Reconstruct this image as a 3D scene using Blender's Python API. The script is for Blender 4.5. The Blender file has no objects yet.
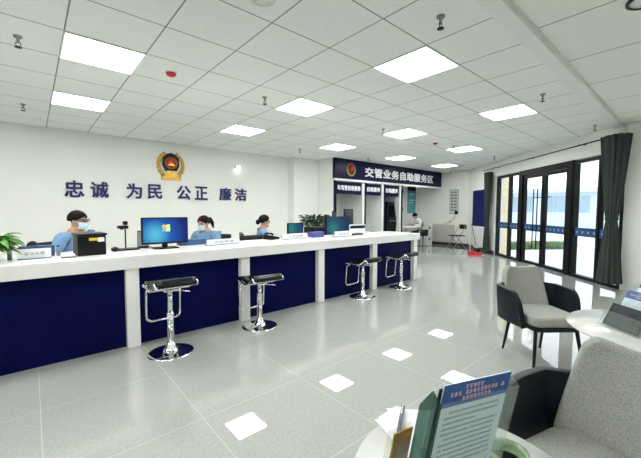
import bpy, bmesh, math, random
from mathutils import Vector, Matrix
random.seed(7)
S = bpy.context.scene
C = S.collection
PI = math.pi

# ---------------------------------------------------------------- camera, world, exposure
FPX, YAW, PITCH, ROLL, CAMZ, H = 331.82, 0.853858, -0.057691, 0.002138, 1.344, 2.783
Fv = Vector((math.cos(YAW)*math.cos(PITCH), math.sin(YAW)*math.cos(PITCH), math.sin(PITCH)))
Rv = Vector((math.sin(YAW), -math.cos(YAW), 0)); Uv = Rv.cross(Fv)
R2 = Rv*math.cos(ROLL) + Uv*math.sin(ROLL); U2 = R2.cross(Fv)
cd = bpy.data.cameras.new('camera'); cam = bpy.data.objects.new('camera', cd); C.objects.link(cam)
cd.sensor_width = 36; cd.lens = FPX/641*36; cd.clip_start = .02; cd.clip_end = 400
M = Matrix.Identity(4)
for i in range(3):
    M[i][0] = R2[i]; M[i][1] = U2[i]; M[i][2] = -Fv[i]
M[2][3] = CAMZ
cam.matrix_world = M
S.camera = cam
w = bpy.data.worlds.new('overcast_sky'); S.world = w; w.use_nodes = True
nt = w.node_tree; bg = nt.nodes['Background']
tc = nt.nodes.new('ShaderNodeTexCoord'); sp = nt.nodes.new('ShaderNodeSeparateXYZ'); cr = nt.nodes.new('ShaderNodeValToRGB')
nt.links.new(tc.outputs['Generated'], sp.inputs[0]); nt.links.new(sp.outputs['Z'], cr.inputs[0]); nt.links.new(cr.outputs[0], bg.inputs['Color'])
cr.color_ramp.elements[0].color = (.93, .97, 1, 1); cr.color_ramp.elements[1].color = (.72, .84, 1, 1)
bg.inputs['Strength'].default_value = 2.5
LAMP = 27.0
S.view_settings.view_transform = 'Standard'; S.view_settings.look = 'None'; S.view_settings.gamma = 1
S.view_settings.use_curve_mapping = False
S.view_settings.exposure = 0.0
S.cycles.max_bounces = 10; S.cycles.diffuse_bounces = 6; S.cycles.transparent_max_bounces = 24

# ---------------------------------------------------------------- materials
def mat(name, col, rough=.5, metal=0, spec=.5, var=.05, scale=8, bump=0, emit=0, coat=0, sheen=0):
    m = bpy.data.materials.new(name); m.use_nodes = True
    n = m.node_tree; b = n.nodes['Principled BSDF']
    b.inputs['Roughness'].default_value = rough; b.inputs['Metallic'].default_value = metal
    b.inputs['Specular IOR Level'].default_value = spec; b.inputs['Coat Weight'].default_value = coat
    t = n.nodes.new('ShaderNodeTexCoord'); no = n.nodes.new('ShaderNodeTexNoise'); no.inputs['Scale'].default_value = scale
    no.inputs['Detail'].default_value = 4
    r = n.nodes.new('ShaderNodeValToRGB')
    n.links.new(t.outputs['Object'], no.inputs['Vector']); n.links.new(no.outputs['Fac'], r.inputs[0])
    lo = [max(0, c*(1-var)) for c in col]; hi = [min(1, c*(1+var)) for c in col]
    r.color_ramp.elements[0].position = .3; r.color_ramp.elements[1].position = .7
    r.color_ramp.elements[0].color = (*lo, 1); r.color_ramp.elements[1].color = (*hi, 1)
    n.links.new(r.outputs[0], b.inputs['Base Color'])
    if bump:
        bp = n.nodes.new('ShaderNodeBump'); bp.inputs['Strength'].default_value = bump; bp.inputs['Distance'].default_value = .01
        n.links.new(no.outputs['Fac'], bp.inputs['Height']); n.links.new(bp.outputs[0], b.inputs['Normal'])
    if emit:
        n.links.new(r.outputs[0], b.inputs['Emission Color']); b.inputs['Emission Strength'].default_value = emit
    return m

def glass_mat(name, tint=(1, 1, 1), ior=1.45, rough=0.0, body=0.0, bodycol=(.8, .9, .85)):
    m = bpy.data.materials.new(name); m.use_nodes = True; n = m.node_tree
    for x in list(n.nodes): n.nodes.remove(x)
    o = n.nodes.new('ShaderNodeOutputMaterial'); tr = n.nodes.new('ShaderNodeBsdfTransparent'); gl = n.nodes.new('ShaderNodeBsdfGlossy')
    fr = n.nodes.new('ShaderNodeFresnel'); mx = n.nodes.new('ShaderNodeMixShader')
    geo = n.nodes.new('ShaderNodeNewGeometry'); mul = n.nodes.new('ShaderNodeMath'); mul.operation = 'MULTIPLY'
    inv = n.nodes.new('ShaderNodeMath'); inv.operation = 'SUBTRACT'; inv.inputs[0].default_value = 1
    fr.inputs[0].default_value = ior; tr.inputs[0].default_value = (*tint, 1); gl.inputs['Roughness'].default_value = rough
    n.links.new(geo.outputs['Backfacing'], inv.inputs[1]); n.links.new(fr.outputs[0], mul.inputs[0]); n.links.new(inv.outputs[0], mul.inputs[1])
    n.links.new(mul.outputs[0], mx.inputs[0]); n.links.new(tr.outputs[0], mx.inputs[1]); n.links.new(gl.outputs[0], mx.inputs[2])
    last = mx
    if body:
        df = n.nodes.new('ShaderNodeBsdfDiffuse'); df.inputs[0].default_value = (*bodycol, 1)
        m2 = n.nodes.new('ShaderNodeMixShader'); m2.inputs[0].default_value = body
        n.links.new(mx.outputs[0], m2.inputs[1]); n.links.new(df.outputs[0], m2.inputs[2]); last = m2
    n.links.new(last.outputs[0], o.inputs[0])
    return m

def line_mask(n, src, period, offset, width):
    """1 on grid lines of the given period."""
    a = n.nodes.new('ShaderNodeMath'); a.operation = 'SUBTRACT'; a.inputs[1].default_value = offset - 1000*period
    n.links.new(src, a.inputs[0])
    b = n.nodes.new('ShaderNodeMath'); b.operation = 'PINGPONG'; b.inputs[1].default_value = period/2
    n.links.new(a.outputs[0], b.inputs[0])
    c = n.nodes.new('ShaderNodeMath'); c.operation = 'LESS_THAN'; c.inputs[1].default_value = width/2
    n.links.new(b.outputs[0], c.inputs[0])
    return c.outputs[0]

def mix(n, fac, a, b):
    m = n.nodes.new('ShaderNodeMix'); m.data_type = 'RGBA'
    if isinstance(fac, float): m.inputs[0].default_value = fac
    else: n.links.new(fac, m.inputs[0])
    for sock, v in ((m.inputs[6], a), (m.inputs[7], b)):
        if isinstance(v, tuple): sock.default_value = (*v, 1)
        else: n.links.new(v, sock)
    return m.outputs[2]

def tile_mat(name, px, ox, py, oy, width, base, dark, line, rough, spec, scale, linesY=True, ior=1.5, width2=None):
    m = bpy.data.materials.new(name); m.use_nodes = True; n = m.node_tree; b = n.nodes['Principled BSDF']
    t = n.nodes.new('ShaderNodeTexCoord'); s = n.nodes.new('ShaderNodeSeparateXYZ'); n.links.new(t.outputs['Object'], s.inputs[0])
    mx = line_mask(n, s.outputs['X'], px, ox, width)
    if linesY:
        my = line_mask(n, s.outputs['Y'], py, oy, width2 or width)
        q = n.nodes.new('ShaderNodeMath'); q.operation = 'MAXIMUM'; n.links.new(mx, q.inputs[0]); n.links.new(my, q.inputs[1]); mask = q.outputs[0]
    else: mask = mx
    no = n.nodes.new('ShaderNodeTexNoise'); no.inputs['Scale'].default_value = scale; no.inputs['Detail'].default_value = 8; no.inputs['Distortion'].default_value = .6
    n.links.new(t.outputs['Object'], no.inputs['Vector'])
    r = n.nodes.new('ShaderNodeValToRGB'); r.color_ramp.elements[0].position = .32; r.color_ramp.elements[1].position = .68
    r.color_ramp.elements[0].color = (*dark, 1); r.color_ramp.elements[1].color = (*base, 1)
    n.links.new(no.outputs['Fac'], r.inputs[0])
    n.links.new(mix(n, mask, r.outputs[0], line), b.inputs['Base Color'])
    b.inputs['Roughness'].default_value = rough; b.inputs['Specular IOR Level'].default_value = spec; b.inputs['IOR'].default_value = ior
    return m

m_wall = mat('wall_paint', (.82, .83, .79), .7, var=.015, scale=2)
m_ceil = tile_mat('ceiling_tiles', .6, .255, .6, 3.4425, .011, (.83, .86, .83), (.80, .83, .80), (.24, .26, .25), .8, .2, 30)
m_ceil2 = tile_mat('large_ceiling_tiles', .893, 3.08, 9, 4, .014, (.84, .86, .80), (.81, .83, .77), (.30, .32, .30), .8, .2, 30, linesY=False)
m_floor = tile_mat('polished_grey_tiles', .79, 0, .79, 2.05-.79*3, .005, (.41, .42, .40), (.345, .355, .34), (.52, .52, .49), .012, .5, 60, ior=2.1)
m_white = mat('white_stone', (.84, .84, .83), .18, var=.015, scale=14)
m_whiteg = mat('white_gloss', (.8, .8, .79), .12, var=.02)
m_whitem = mat('white_matt', (.78, .79, .78), .5, var=.02)
m_navy = mat('navy_panel', (.0015, .0035, .050), .35, var=.1, scale=3, spec=.06)
m_navy2 = mat('navy_sign', (.003, .005, .036), .3, var=.06, scale=3, spec=.12)
m_char = mat('navy_letter', (.006, .010, .12), .3, var=.05)
m_black = mat('black_plastic', (.006, .006, .008), .4, spec=.2)
m_blackg = mat('black_gloss', (.005, .006, .008), .15, spec=.35)
m_frame = mat('black_aluminium', (.005, .0055, .006), .4, spec=.2)
m_chrome = mat('chrome', (.85, .85, .85), .06, metal=1, var=.02)
m_steel = mat('steel', (.45, .46, .46), .25, metal=1)
m_glass = glass_mat('window_glass', (.97, .99, .98))
m_acr = glass_mat('acrylic', (.96, .985, .975), body=.05)
m_acre = glass_mat('acrylic_edge', (.40, .55, .50), body=.35, bodycol=(.03, .07, .06))
m_lamp = mat('lamp_diffuser', (1, .995, .97), .5, var=.0, emit=LAMP)
m_spot = mat('spot_lens', (1, .98, .93), .5, var=0, emit=30)
m_fabric = mat('grey_fabric', (.37, .38, .35), .95, var=.22, scale=160, bump=.3, spec=.1)
m_leather = mat('dark_leather', (.004, .009, .014), .4, var=.2, scale=30, spec=.25)
m_curt = mat('curtain_grey', (.045, .056, .052), .9, var=.15, scale=40, spec=.1)
m_marble = mat('marble_top', (.62, .63, .60), .15, var=.12, scale=6)
m_gold = mat('gold', (.55, .36, .08), .35, metal=.7, var=.3, scale=40)
m_red = mat('red_paint', (.45, .012, .01), .35)
m_redp = mat('red_plastic', (.6, .01, .015), .35)
m_leaf = mat('green_leaf', (.07, .22, .03), .4, var=.4, scale=12)
m_leafd = mat('dark_leaf', (.02, .08, .015), .45, var=.5, scale=14)
m_skin = mat('skin', (.50, .28, .18), .5, var=.06)
m_hair = mat('black_hair', (.005, .0045, .0045), .6, var=.3, scale=60, spec=.12)
m_shirt = mat('light_blue_shirt', (.15, .28, .47), .8, var=.1, scale=20)
m_wshirt = mat('white_shirt', (.72, .75, .8), .8, var=.06)
m_trous = mat('dark_trousers', (.012, .015, .03), .8)
m_mask = mat('face_mask', (.50, .68, .76), .8, var=.04)
m_paper = mat('white_paper', (.86, .87, .88), .6, var=.02)
m_ppale = mat('pale_blue_paper', (.70, .84, .93), .45, var=.06, scale=5)
m_pblue = mat('blue_print', (.02, .10, .34), .4, var=.1)
m_ink = mat('grey_ink', (.12, .14, .18), .6)
m_pink = mat('pink_white_print', (.85, .55, .60), .5, var=.25, scale=60)
m_amber = mat('amber_print', (.42, .22, .02), .3, var=.5, scale=25)
m_jade = mat('jade_glaze', (.22, .34, .20), .12, var=.25, scale=20)
m_yel = mat('yellow_sticker', (.8, .6, .03), .5)
m_purp = mat('purple_folder', (.08, .08, .33), .4, var=.2)
m_bluef = mat('blue_folder', (.03, .09, .22), .4, var=.3)
m_tan = mat('tan_render', (.62, .50, .33), .8, var=.08)
m_concrete = mat('pale_concrete', (.72, .72, .70), .8, var=.05, scale=1)
m_facade = mat('pale_facade', (.62, .70, .76), .7, var=.03, scale=1)
m_bluegl = mat('blue_grey_glazing', (.34, .44, .52), .3, var=.1, scale=.6)
m_grass = mat('grass_green', (.26, .36, .17), .9, var=.4, scale=6)
m_stripe = mat('blue_film', (.015, .07, .20), .4)
m_grey = mat('mid_grey', (.25, .26, .27), .6)
m_base = mat('dark_skirting', (.03, .032, .03), .4)
m_rad = mat('radiator_enamel', (.52, .53, .48), .35, var=.03)
m_crim = mat('crimson_enamel', (.5, .01, .01), .3)

def screen_mat(name, cen, c0, c1, c2, emit, rad):
    m = bpy.data.materials.new(name); m.use_nodes = True; n = m.node_tree; b = n.nodes['Principled BSDF']
    t = n.nodes.new('ShaderNodeTexCoord'); mp = n.nodes.new('ShaderNodeMapping'); g = n.nodes.new('ShaderNodeTexGradient'); g.gradient_type = 'SPHERICAL'
    mp.inputs['Location'].default_value = [-c/rad for c in cen]; mp.inputs['Scale'].default_value = (1/rad, 1/rad, 1/rad)
    n.links.new(t.outputs['Object'], mp.inputs[0]); n.links.new(mp.outputs[0], g.inputs[0])
    r = n.nodes.new('ShaderNodeValToRGB'); n.links.new(g.outputs['Fac'], r.inputs[0])
    r.color_ramp.elements[0].color = (*c0, 1); r.color_ramp.elements[1].color = (*c2, 1)
    e = r.color_ramp.elements.new(.5); e.color = (*c1, 1)
    n.links.new(r.outputs[0], b.inputs['Emission Color']); b.inputs['Emission Strength'].default_value = emit
    b.inputs['Base Color'].default_value = (.01, .01, .01, 1); b.inputs['Roughness'].default_value = .3; b.inputs['Specular IOR Level'].default_value = .1
    return m
m_screen = screen_mat('desktop_screen', (-.11, 0, .09), (.002, .012, .16), (.004, .10, .42), (.10, .60, .80), 1, .33)
m_screen2 = screen_mat('teal_screen', (-.12, 0, .10), (.003, .03, .09), (.004, .07, .13), (.02, .20, .20), 1, .34)

# ---------------------------------------------------------------- mesh helpers
def xf(loc=(0, 0, 0), rz=0, rx=0, ry=0):
    return Matrix.Translation(loc) @ Matrix.Rotation(rz, 4, 'Z') @ Matrix.Rotation(ry, 4, 'Y') @ Matrix.Rotation(rx, 4, 'X')
class MB:
    def __init__(self): self.bm = bmesh.new(); self.mi = 0
    def _add(self, vs, fs, X=None, mi=None, smooth=False):
        X = X or Matrix.Identity(4)
        v = [self.bm.verts.new(X @ Vector(p)) for p in vs]
        for f in fs:
            try:
                g = self.bm.faces.new([v[i] for i in f]); g.smooth = smooth; g.material_index = self.mi if mi is None else mi
            except ValueError: pass
        return v
    def box(self, a, b, X=None, bev=0, mi=None):
        x0, y0, z0 = a; x1, y1, z1 = b
        x0, x1 = min(x0, x1), max(x0, x1); y0, y1 = min(y0, y1), max(y0, y1); z0, z1 = min(z0, z1), max(z0, z1)
        t = bmesh.new()
        vs = [t.verts.new(p) for p in ((x0,y0,z0),(x1,y0,z0),(x1,y1,z0),(x0,y1,z0),(x0,y0,z1),(x1,y0,z1),(x1,y1,z1),(x0,y1,z1))]
        for f in ((0,3,2,1),(4,5,6,7),(0,1,5,4),(1,2,6,5),(2,3,7,6),(3,0,4,7)): t.faces.new([vs[i] for i in f])
        if bev: bmesh.ops.bevel(t, geom=list(t.edges), offset=bev, segments=2, affect='EDGES', profile=.5)
        self.merge(t, X, mi); return self
    def merge(self, t, X=None, mi=None, smooth=None):
        t.verts.ensure_lookup_table(); t.verts.index_update()
        X = X or Matrix.Identity(4)
        v = [self.bm.verts.new(X @ q.co) for q in t.verts]
        for f in t.faces:
            try:
                g = self.bm.faces.new([v[q.index] for q in f.verts]); g.smooth = f.smooth if smooth is None else smooth
                g.material_index = self.mi if mi is None else mi
            except ValueError: pass
        t.free()
    def prism(self, pts, z0, z1, X=None, mi=None):      # polygon in xy
        n = len(pts); vs = [(x, y, z0) for x, y in pts] + [(x, y, z1) for x, y in pts]
        fs = [tuple(range(n))[::-1], tuple(range(n, 2*n))] + [(i, (i+1) % n, n+(i+1) % n, n+i) for i in range(n)]
        self._add(vs, fs, X, mi); return self
    def lathe(self, prof, seg=24, X=None, mi=None, smooth=True):   # [(r,z)]
        vs = []; fs = []
        for r, z in prof:
            for k in range(seg):
                a = 2*PI*k/seg; vs.append((r*math.cos(a), r*math.sin(a), z))
        for i in range(len(prof)-1):
            for k in range(seg):
                a = i*seg+k; b = i*seg+(k+1) % seg; fs.append((a, b, b+seg, a+seg))
        v = self._add(vs, fs, X, mi, smooth)
        for i, rev in ((0, True), (len(prof)-1, False)):
            if prof[i][0] > 1e-4:
                ring = v[i*seg:(i+1)*seg]
                try:
                    g = self.bm.faces.new(ring[::-1] if rev else ring); g.material_index = self.mi if mi is None else mi
                except ValueError: pass
        return self
    def cyl(self, p0, p1, r, r2=None, seg=14, mi=None):
        p0 = Vector(p0); p1 = Vector(p1); d = p1-p0
        q = d.to_track_quat('Z', 'Y').to_matrix().to_4x4()
        self.lathe([(r, 0), (r if r2 is None else r2, d.length)], seg, Matrix.Translation(p0) @ q, mi); return self
    def ball(self, c, r, sc=(1, 1, 1), seg=14, mi=None, X=None):
        pr = [(max(1e-5, math.sin(PI*i/8))*r, -math.cos(PI*i/8)*r) for i in range(9)]
        m = (X or Matrix.Identity(4)) @ Matrix.Translation(c) @ Matrix.Diagonal((*sc, 1)); self.lathe(pr, seg, m, mi); return self
    def tube(self, pts, r, seg=8, closed=False, mi=None):
        P = [Vector(p) for p in pts]; n = len(P); vs = []; fs = []; prev = None
        for i in range(n):
            a = P[(i-1) % n] if (closed or i > 0) else P[i]; b = P[(i+1) % n] if (closed or i < n-1) else P[i]
            t = (b-a).normalized()
            if prev is None:
                u = t.orthogonal().normalized()
            else: u = (prev - t*prev.dot(t)).normalized()
            prev = u; w_ = t.cross(u)
            rr = r[i] if isinstance(r, (list, tuple)) else r
            for k in range(seg):
                an = 2*PI*k/seg; vs.append(P[i] + u*math.cos(an)*rr + w_*math.sin(an)*rr)
        for i in range(n if closed else n-1):
            for k in range(seg):
                fs.append((i*seg+k, i*seg+(k+1) % seg, ((i+1) % n)*seg+(k+1) % seg, ((i+1) % n)*seg+k))
        if not closed: fs += [tuple(range(seg))[::-1], tuple(range((n-1)*seg, n*seg))]
        self._add([tuple(v) for v in vs], fs, None, mi, True); return self
    def grid(self, fn, nu, nv, thick=0, mi=None, closeu=False):
        """surface fn(u,v) -> point; optional thickness along the normal (a solid sheet)"""
        t = bmesh.new(); g = [[t.verts.new(fn(i/nu, j/nv)) for j in range(nv+1)] for i in range(nu+(0 if closeu else 1))]
        L = len(g)
        for i in range(nu):
            for j in range(nv):
                f = t.faces.new((g[i % L][j], g[(i+1) % L][j], g[(i+1) % L][j+1], g[i % L][j+1])); f.smooth = True
        t.normal_update()
        if thick: bmesh.ops.solidify(t, geom=list(t.faces), thickness=thick)
        self.merge(t, None, mi); return self
    def leaf(self, base, d, L, wd, droop=.5, n=5, fold=.25):
        d = Vector(d).normalized(); side = d.cross(Vector((0, 0, 1)))
        if side.length < .01: side = Vector((1, 0, 0))
        side.normalize(); p = Vector(base); vs = []; fs = []
        for i in range(n+1):
            t = i/n; wv = wd*math.sin(PI*(.06+.94*t))*(1-.25*t)
            if i == n: wv = .0008
            up = side.cross(d)*-fold*wv
            vs += [tuple(p - side*wv/2 - up), tuple(p), tuple(p + side*wv/2 - up)]
            d = (d + Vector((0, 0, -droop/n))).normalized(); p = p + d*(L/n)
        for i in range(n):
            a = i*3; fs += [(a, a+1, a+4, a+3), (a+1, a+2, a+5, a+4)]
        self._add(vs, fs, None, None, True)
    def build(self, name, mats, parent=None, loc=None, bev=0, sub=0, recalc=True):
        if recalc: bmesh.ops.recalc_face_normals(self.bm, faces=list(self.bm.faces))
        me = bpy.data.meshes.new(name); self.bm.to_mesh(me); self.bm.free()
        for m in (mats if isinstance(mats, (list, tuple)) else [mats]): me.materials.append(m)
        o = bpy.data.objects.new(name, me); C.objects.link(o)
        if parent: o.parent = parent
        if loc: o.location = loc
        if bev:
            b = o.modifiers.new('bevel', 'BEVEL'); b.width = bev; b.segments = 3; b.limit_method = 'ANGLE'; b.angle_limit = math.radians(40)
        if sub:
            b = o.modifiers.new('sub', 'SUBSURF'); b.levels = sub; b.render_levels = sub
        return o
def thing(name, label, cat, loc=(0, 0, 0), rz=0, group=None):
    o = bpy.data.objects.new(name, None); C.objects.link(o); o.location = loc; o.rotation_euler = (0, 0, rz); o.empty_display_size = .1
    return tag(o, label, cat, group)
def tag(o, label, cat, group=None):
    o['label'] = label; o['category'] = cat
    if group: o['group'] = group
    return o
def struct(o): o['kind'] = 'structure'; return o
def dup(root, loc=None, rz=None, label=None, group=None):
    def cp(o, par):
        c = o.copy(); C.objects.link(c)
        if par: c.parent = par
        for ch in [k for k in kids.get(o.name, [])]: cp(ch, c)
        return c
    kids = {}
    for k in list(C.objects):
        if k.parent: kids.setdefault(k.parent.name, []).append(k)
    r = cp(root, None)
    if loc is not None: r.location = loc
    if rz is not None: r.rotation_euler = (0, 0, rz)
    if label: r['label'] = label
    if group: r['group'] = group
    return r
def text_obj(name, s, m, X, wd, ht, depth=.01, parent=None, bold=.012, spacing=1.0):
    """lettering as mesh; X places the lower left corner of a wd x ht box (x right, y up)"""
    cu = bpy.data.curves.new(name, 'FONT'); cu.body = s; cu.size = 1; cu.extrude = .001; cu.space_character = spacing
    t = bpy.data.objects.new('tmp', cu); C.objects.link(t)
    dg = bpy.context.evaluated_depsgraph_get(); me = bpy.data.meshes.new_from_object(t.evaluated_get(dg)); me.name = name
    bpy.data.objects.remove(t)
    if bold:                                              # heavier strokes: the outline repeated around itself
        bm = bmesh.new()
        for k in range(8):
            n0 = len(bm.verts); bm.from_mesh(me); bm.verts.ensure_lookup_table()
            for v in bm.verts[n0:]: v.co.x += bold*math.cos(k*PI/4); v.co.y += bold*math.sin(k*PI/4); v.co.z += k*.0001 if v.co.z > 0 else 0
        bm.to_mesh(me); bm.free()
    xs = [v.co.x for v in me.vertices]; ys = [v.co.y for v in me.vertices]; zs = [v.co.z for v in me.vertices]
    x0, x1, y0, y1, z0 = min(xs), max(xs), min(ys), max(ys), min(zs)
    for v in me.vertices:
        v.co = X @ Vector(((v.co.x-x0)/(x1-x0)*wd, (v.co.y-y0)/(y1-y0)*ht, 0 if v.co.z < 0 else depth+(v.co.z-.001)*4))
    me.materials.clear(); me.materials.append(m)
    o = bpy.data.objects.new(name, me); C.objects.link(o)
    if parent: o.parent = parent
    return o
XZ = lambda x, y, z: Matrix.Translation((x, y, z)) @ Matrix.Rotation(PI/2, 4, 'X')    # text facing -y

# ---------------------------------------------------------------- room shell
C0 = Vector((11.95, 5.55, 0)); WD = Vector((-.693, -.721, 0)).normalized(); WN = Vector((.721, -.693, 0)).normalized()
WX = Matrix.Identity(4)                                   # wall frame: x along wall, y outward, z up
for i in range(3): WX[i][0] = WD[i]; WX[i][1] = WN[i]; WX[i][3] = C0[i]
def wp(s, n, z=0): return WX @ Vector((s, n, z))
YB, XE = 7.64, 12.0
SEND = 6.47
outline = [(-4, -4), (7.7, -4), (7.7, .7), tuple(wp(SEND, .2)[:2]), tuple(wp(0, .2)[:2]), (12.2, 5.5), (12.2, 7.84), (-4, 7.84)]
b = MB(); b.prism(outline, -.12, 0); struct(b.build('floor', m_floor))
far = [(-4, .98), tuple(wp(6.3, .1)[:2]), tuple(wp(0, .2)[:2]), (12.2, 5.5), (12.2, 7.84), (-4, 7.84)]
near = [(-4, -4), (7.7, -4), (7.7, .6), (7.46, .98), (-4, .98)]
b = MB(); b.prism(far, H, H+.12, mi=0); b.prism(near, H, H+.12, mi=1); struct(b.build('ceiling', [m_ceil, m_ceil2]))
b = MB(); b.box((-4.2, .93, H-.055), (7.5, 1.05, H)); b.box((-4.2, .915, H-.012), (7.5, 1.065, H)); struct(b.build('trim_1', m_whitem))
b = MB(); b.box((-4.2, YB, 0), (12.2, YB+.2, H)); struct(b.build('wall_back', m_wall))
b = MB(); b.box((5.45, 7.36, 0), (6.32, YB, H)); struct(b.build('wall_pillar', m_wall))
b = MB(); b.box((XE, 5.5, 0), (XE+.2, YB, H)); struct(b.build('wall_end', m_wall))
b = MB(); b.box((-4.2, -4.2, 0), (-4, YB, H)); struct(b.build('wall_left', m_wall))
b = MB(); b.box((-4.2, -4.2, 0), (7.9, -4, H)); struct(b.build('wall_front', m_wall))
b = MB(); b.box((7.7, -4, 0), (7.9, .25, H)); struct(b.build('wall_right', m_wall))
b = MB(); b.box((7.46, .2, 0), (8.1, .86, H)); struct(b.build('wall_column', m_wall))
b = MB(); b.box((0, 0, 0), (2.04, .2, H), WX); b.box((2.04, 0, 2.36), (SEND, .2, H), WX); struct(b.build('wall_window', m_wall))
b = MB(); b.box((XE-.012, 5.58, 0), (XE, YB, .11)); struct(b.build('baseboard_end', m_base))
b = MB(); b.box((.0, -.012, 0), (2.03, 0, .11), WX); struct(b.build('baseboard_window', m_base))
b = MB(); b.box((-4, YB-.012, 0), (5.44, YB, .11)); struct(b.build('baseboard_back', m_base))

# glazed front: windows and doors
FZ = 2.34
def pane(par, s0, s1, z0, z1, stripe=True):
    b = MB(); b.box((s0, .06, z0), (s1, .068, z1), WX); b.build('pane', m_glass, par)
    if stripe:
        b = MB(); b.box((s0, .052, .83), (s1, .0545, 1.0), WX)
        st = b.build('safety_stripe', m_stripe, par)
        b = MB(); n = max(2, int((s1-s0)/.13)); random.seed(int(s0*100))
        for k in range(n):
            c = s0+(k+.5)*(s1-s0)/n
            b.box((c-.022, .050, .89), (c+.022, .0518, .935), WX)
        b.build('stripe_mark', m_bluegl, st)
def framebox(name, par, s0, s1, z0, z1, t=.05, n0=.02, n1=.12):
    b = MB()
    b.box((s0, n0, z0), (s0+t, n1, z1), WX); b.box((s1-t, n0, z0), (s1, n1, z1), WX)
    b.box((s0+t, n0, z0), (s1-t, n1, z0+t), WX); b.box((s0+t, n0, z1-t), (s1-t, n1, z1), WX)
    return b.build(name, m_frame, par)
def window(k, s0, s1, split):
    r = bpy.data.objects.new('window_%d' % k, None); C.objects.link(r); struct(r)
    framebox('window_frame', r, s0, s1, 0, FZ, .06)
    b = MB(); b.box((split-.025, .02, .06), (split+.025, .12, FZ-.06), WX); b.build('mullion', m_frame, r)
    pane(r, s0+.06, split-.025, .06, FZ-.06); pane(r, split+.025, s1-.06, .06, FZ-.06)
window(1, 2.04, 3.29, 2.75)
window(2, 5.26, SEND, 5.93)
for k, s in enumerate((3.29, 5.11)):
    b = MB(); b.box((s, 0, 0), (s+.15, .14, FZ+.02), WX, .004); o = struct(b.build('trim_%d' % (k+2), m_frame))
b = MB(); b.box((3.44, .0, 2.22), (5.11, .14, FZ+.02), WX, .004); struct(b.build('trim_4', m_frame))
for k, (s0, s1, hs) in enumerate(((3.44, 4.275, 4.12), (4.275, 5.11, 4.45))):
    r = bpy.data.objects.new('door_%d' % (k+1), None); C.objects.link(r); struct(r)
    framebox('door_frame', r, s0+.004, s1-.004, .01, 2.21, .065, .03, .10)
    pane(r, s0+.07, s1-.07, .075, 2.145)
    b = MB(); off = -.05
    b.tube([wp(hs-.075, off, .42), wp(hs-.075, off, 1.86), wp(hs+.075, off, 1.86), wp(hs+.075, off, .42)], .013, 8, closed=True)
    for z in (.6, 1.65):
        for q in (-.075, .075): b.cyl(wp(hs+q, off, z), wp(hs+q, .06, z), .009)
    b.build('door_handle', m_frame, r)

# ---------------------------------------------------------------- outdoors
b = MB(); b.box((7, -40, -.25), (70, 60, -.13)); tag(b.build('paved_forecourt', m_concrete), 'pale sunlit paved forecourt outside the glass doors', 'pavement')['kind'] = 'structure'
b = MB(); b.box((11.7, 4.32, -.13), (12.35, 4.72, 3.4)); struct(b.build('wall_outside', m_tan))
b = MB(); g0 = Vector((13.4, 4.65, 0)); g1 = Vector((15.6, 3.1, 0)); dd = (g1-g0).normalized(); nn = Vector((-dd.y, dd.x, 0))
random.seed(3)
for k in range(2600):
    p = g0 + (g1-g0)*random.random() + nn*random.uniform(0, .9) + Vector((0, 0, -.14))
    a = random.uniform(0, 2*PI)
    b.leaf(p, (math.cos(a)*.5, math.sin(a)*.5, 1), random.uniform(.2, .42), .035, .6, 2)
o = tag(b.build('grass_strip', m_grass), 'strip of green grass beyond the glass doors', 'grass'); o['kind'] = 'stuff'
t = thing('long_building', 'long pale low building with blue-grey glazing across the forecourt', 'building', (34, 10, -.13), math.radians(12))
b = MB(); b.box((0, -30, 0), (10, 30, 3.0)); b.build('wall', m_facade, t)
b = MB(); b.box((-.6, -30.5, 3.0), (10.5, 30.5, 3.35)); b.build('roof', m_facade, t)
for k in range(14):
    b = MB(); b.box((-.04, -28+k*4, 1.3), (0, -28+k*4+3.3, 2.7)); b.build('window', m_bluegl, t)

# ---------------------------------------------------------------- ceiling fittings
def light_proto():
    t = thing('ceiling_light', '', 'ceiling light', (0, 0, 0))
    b = MB()
    for a, c in (((-.3, -.3), (.3, -.288)), ((-.3, .288), (.3, .3)), ((-.3, -.288), (-.288, .288)), ((.288, -.288), (.3, .288))):
        b.box((a[0], a[1], -.012), (c[0], c[1], 0))
    b.build('frame', m_whitem, t)
    b = MB(); b.box((-.288, -.288, -.010), (.288, .288, -.002)); b.build('diffuser', m_lamp, t)
    return t
lp = light_proto(); first = True
LL = {(.5, .5): 'largest square ceiling light at upper left, above the left counter end', (.5, 3.5): 'square ceiling light nearest the back wall above the first two wall characters',
 (4.5, 3.5): 'square ceiling light near the back wall, above the small bright wall lamp', (4.5, .5): 'square ceiling light in the middle row, second from the left',
 (4.5, -2.5): 'large square ceiling light at upper centre, nearest the beam of the left pair', (8.5, -2.5): 'square ceiling light nearest the glass doors, close to the white beam',
 (8.5, 3.5): 'square ceiling light just left of the big navy sign, by the pillar', (8.5, .5): 'square ceiling light in front of the navy sign, left of the red detector',
 (12.5, .5): 'square ceiling light near the far corner, right of the red detector', (12.5, 3.5): 'small square ceiling light directly over the navy sign lettering',
 (16.5, 3.5): 'smallest square ceiling light, over the far end of the navy sign'}
for ci in (-3.5, .5, 4.5, 8.5, 12.5, 16.5):
    for ri in (3.5, .5, -2.5):
        x, y = .255+.6*ci, 3.4425+.6*ri
        if (ci, ri) in ((16.5, .5), (16.5, -2.5), (12.5, -2.5)): continue
        lab = LL.get((ci, ri), 'square ceiling light outside the picture, in line with the others on the left')
        o = lp if first else dup(lp); first = False
        o.location = (x, y, H); o['label'] = lab; o['group'] = 'square ceiling lights'
for x, y in ((-1.4, -1.2), (2.9, -1.4), (6.2, -1.3)):
    dup(lp, (x, y, H), label='square ceiling light outside the picture, behind the viewer', group='square ceiling lights')

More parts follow.
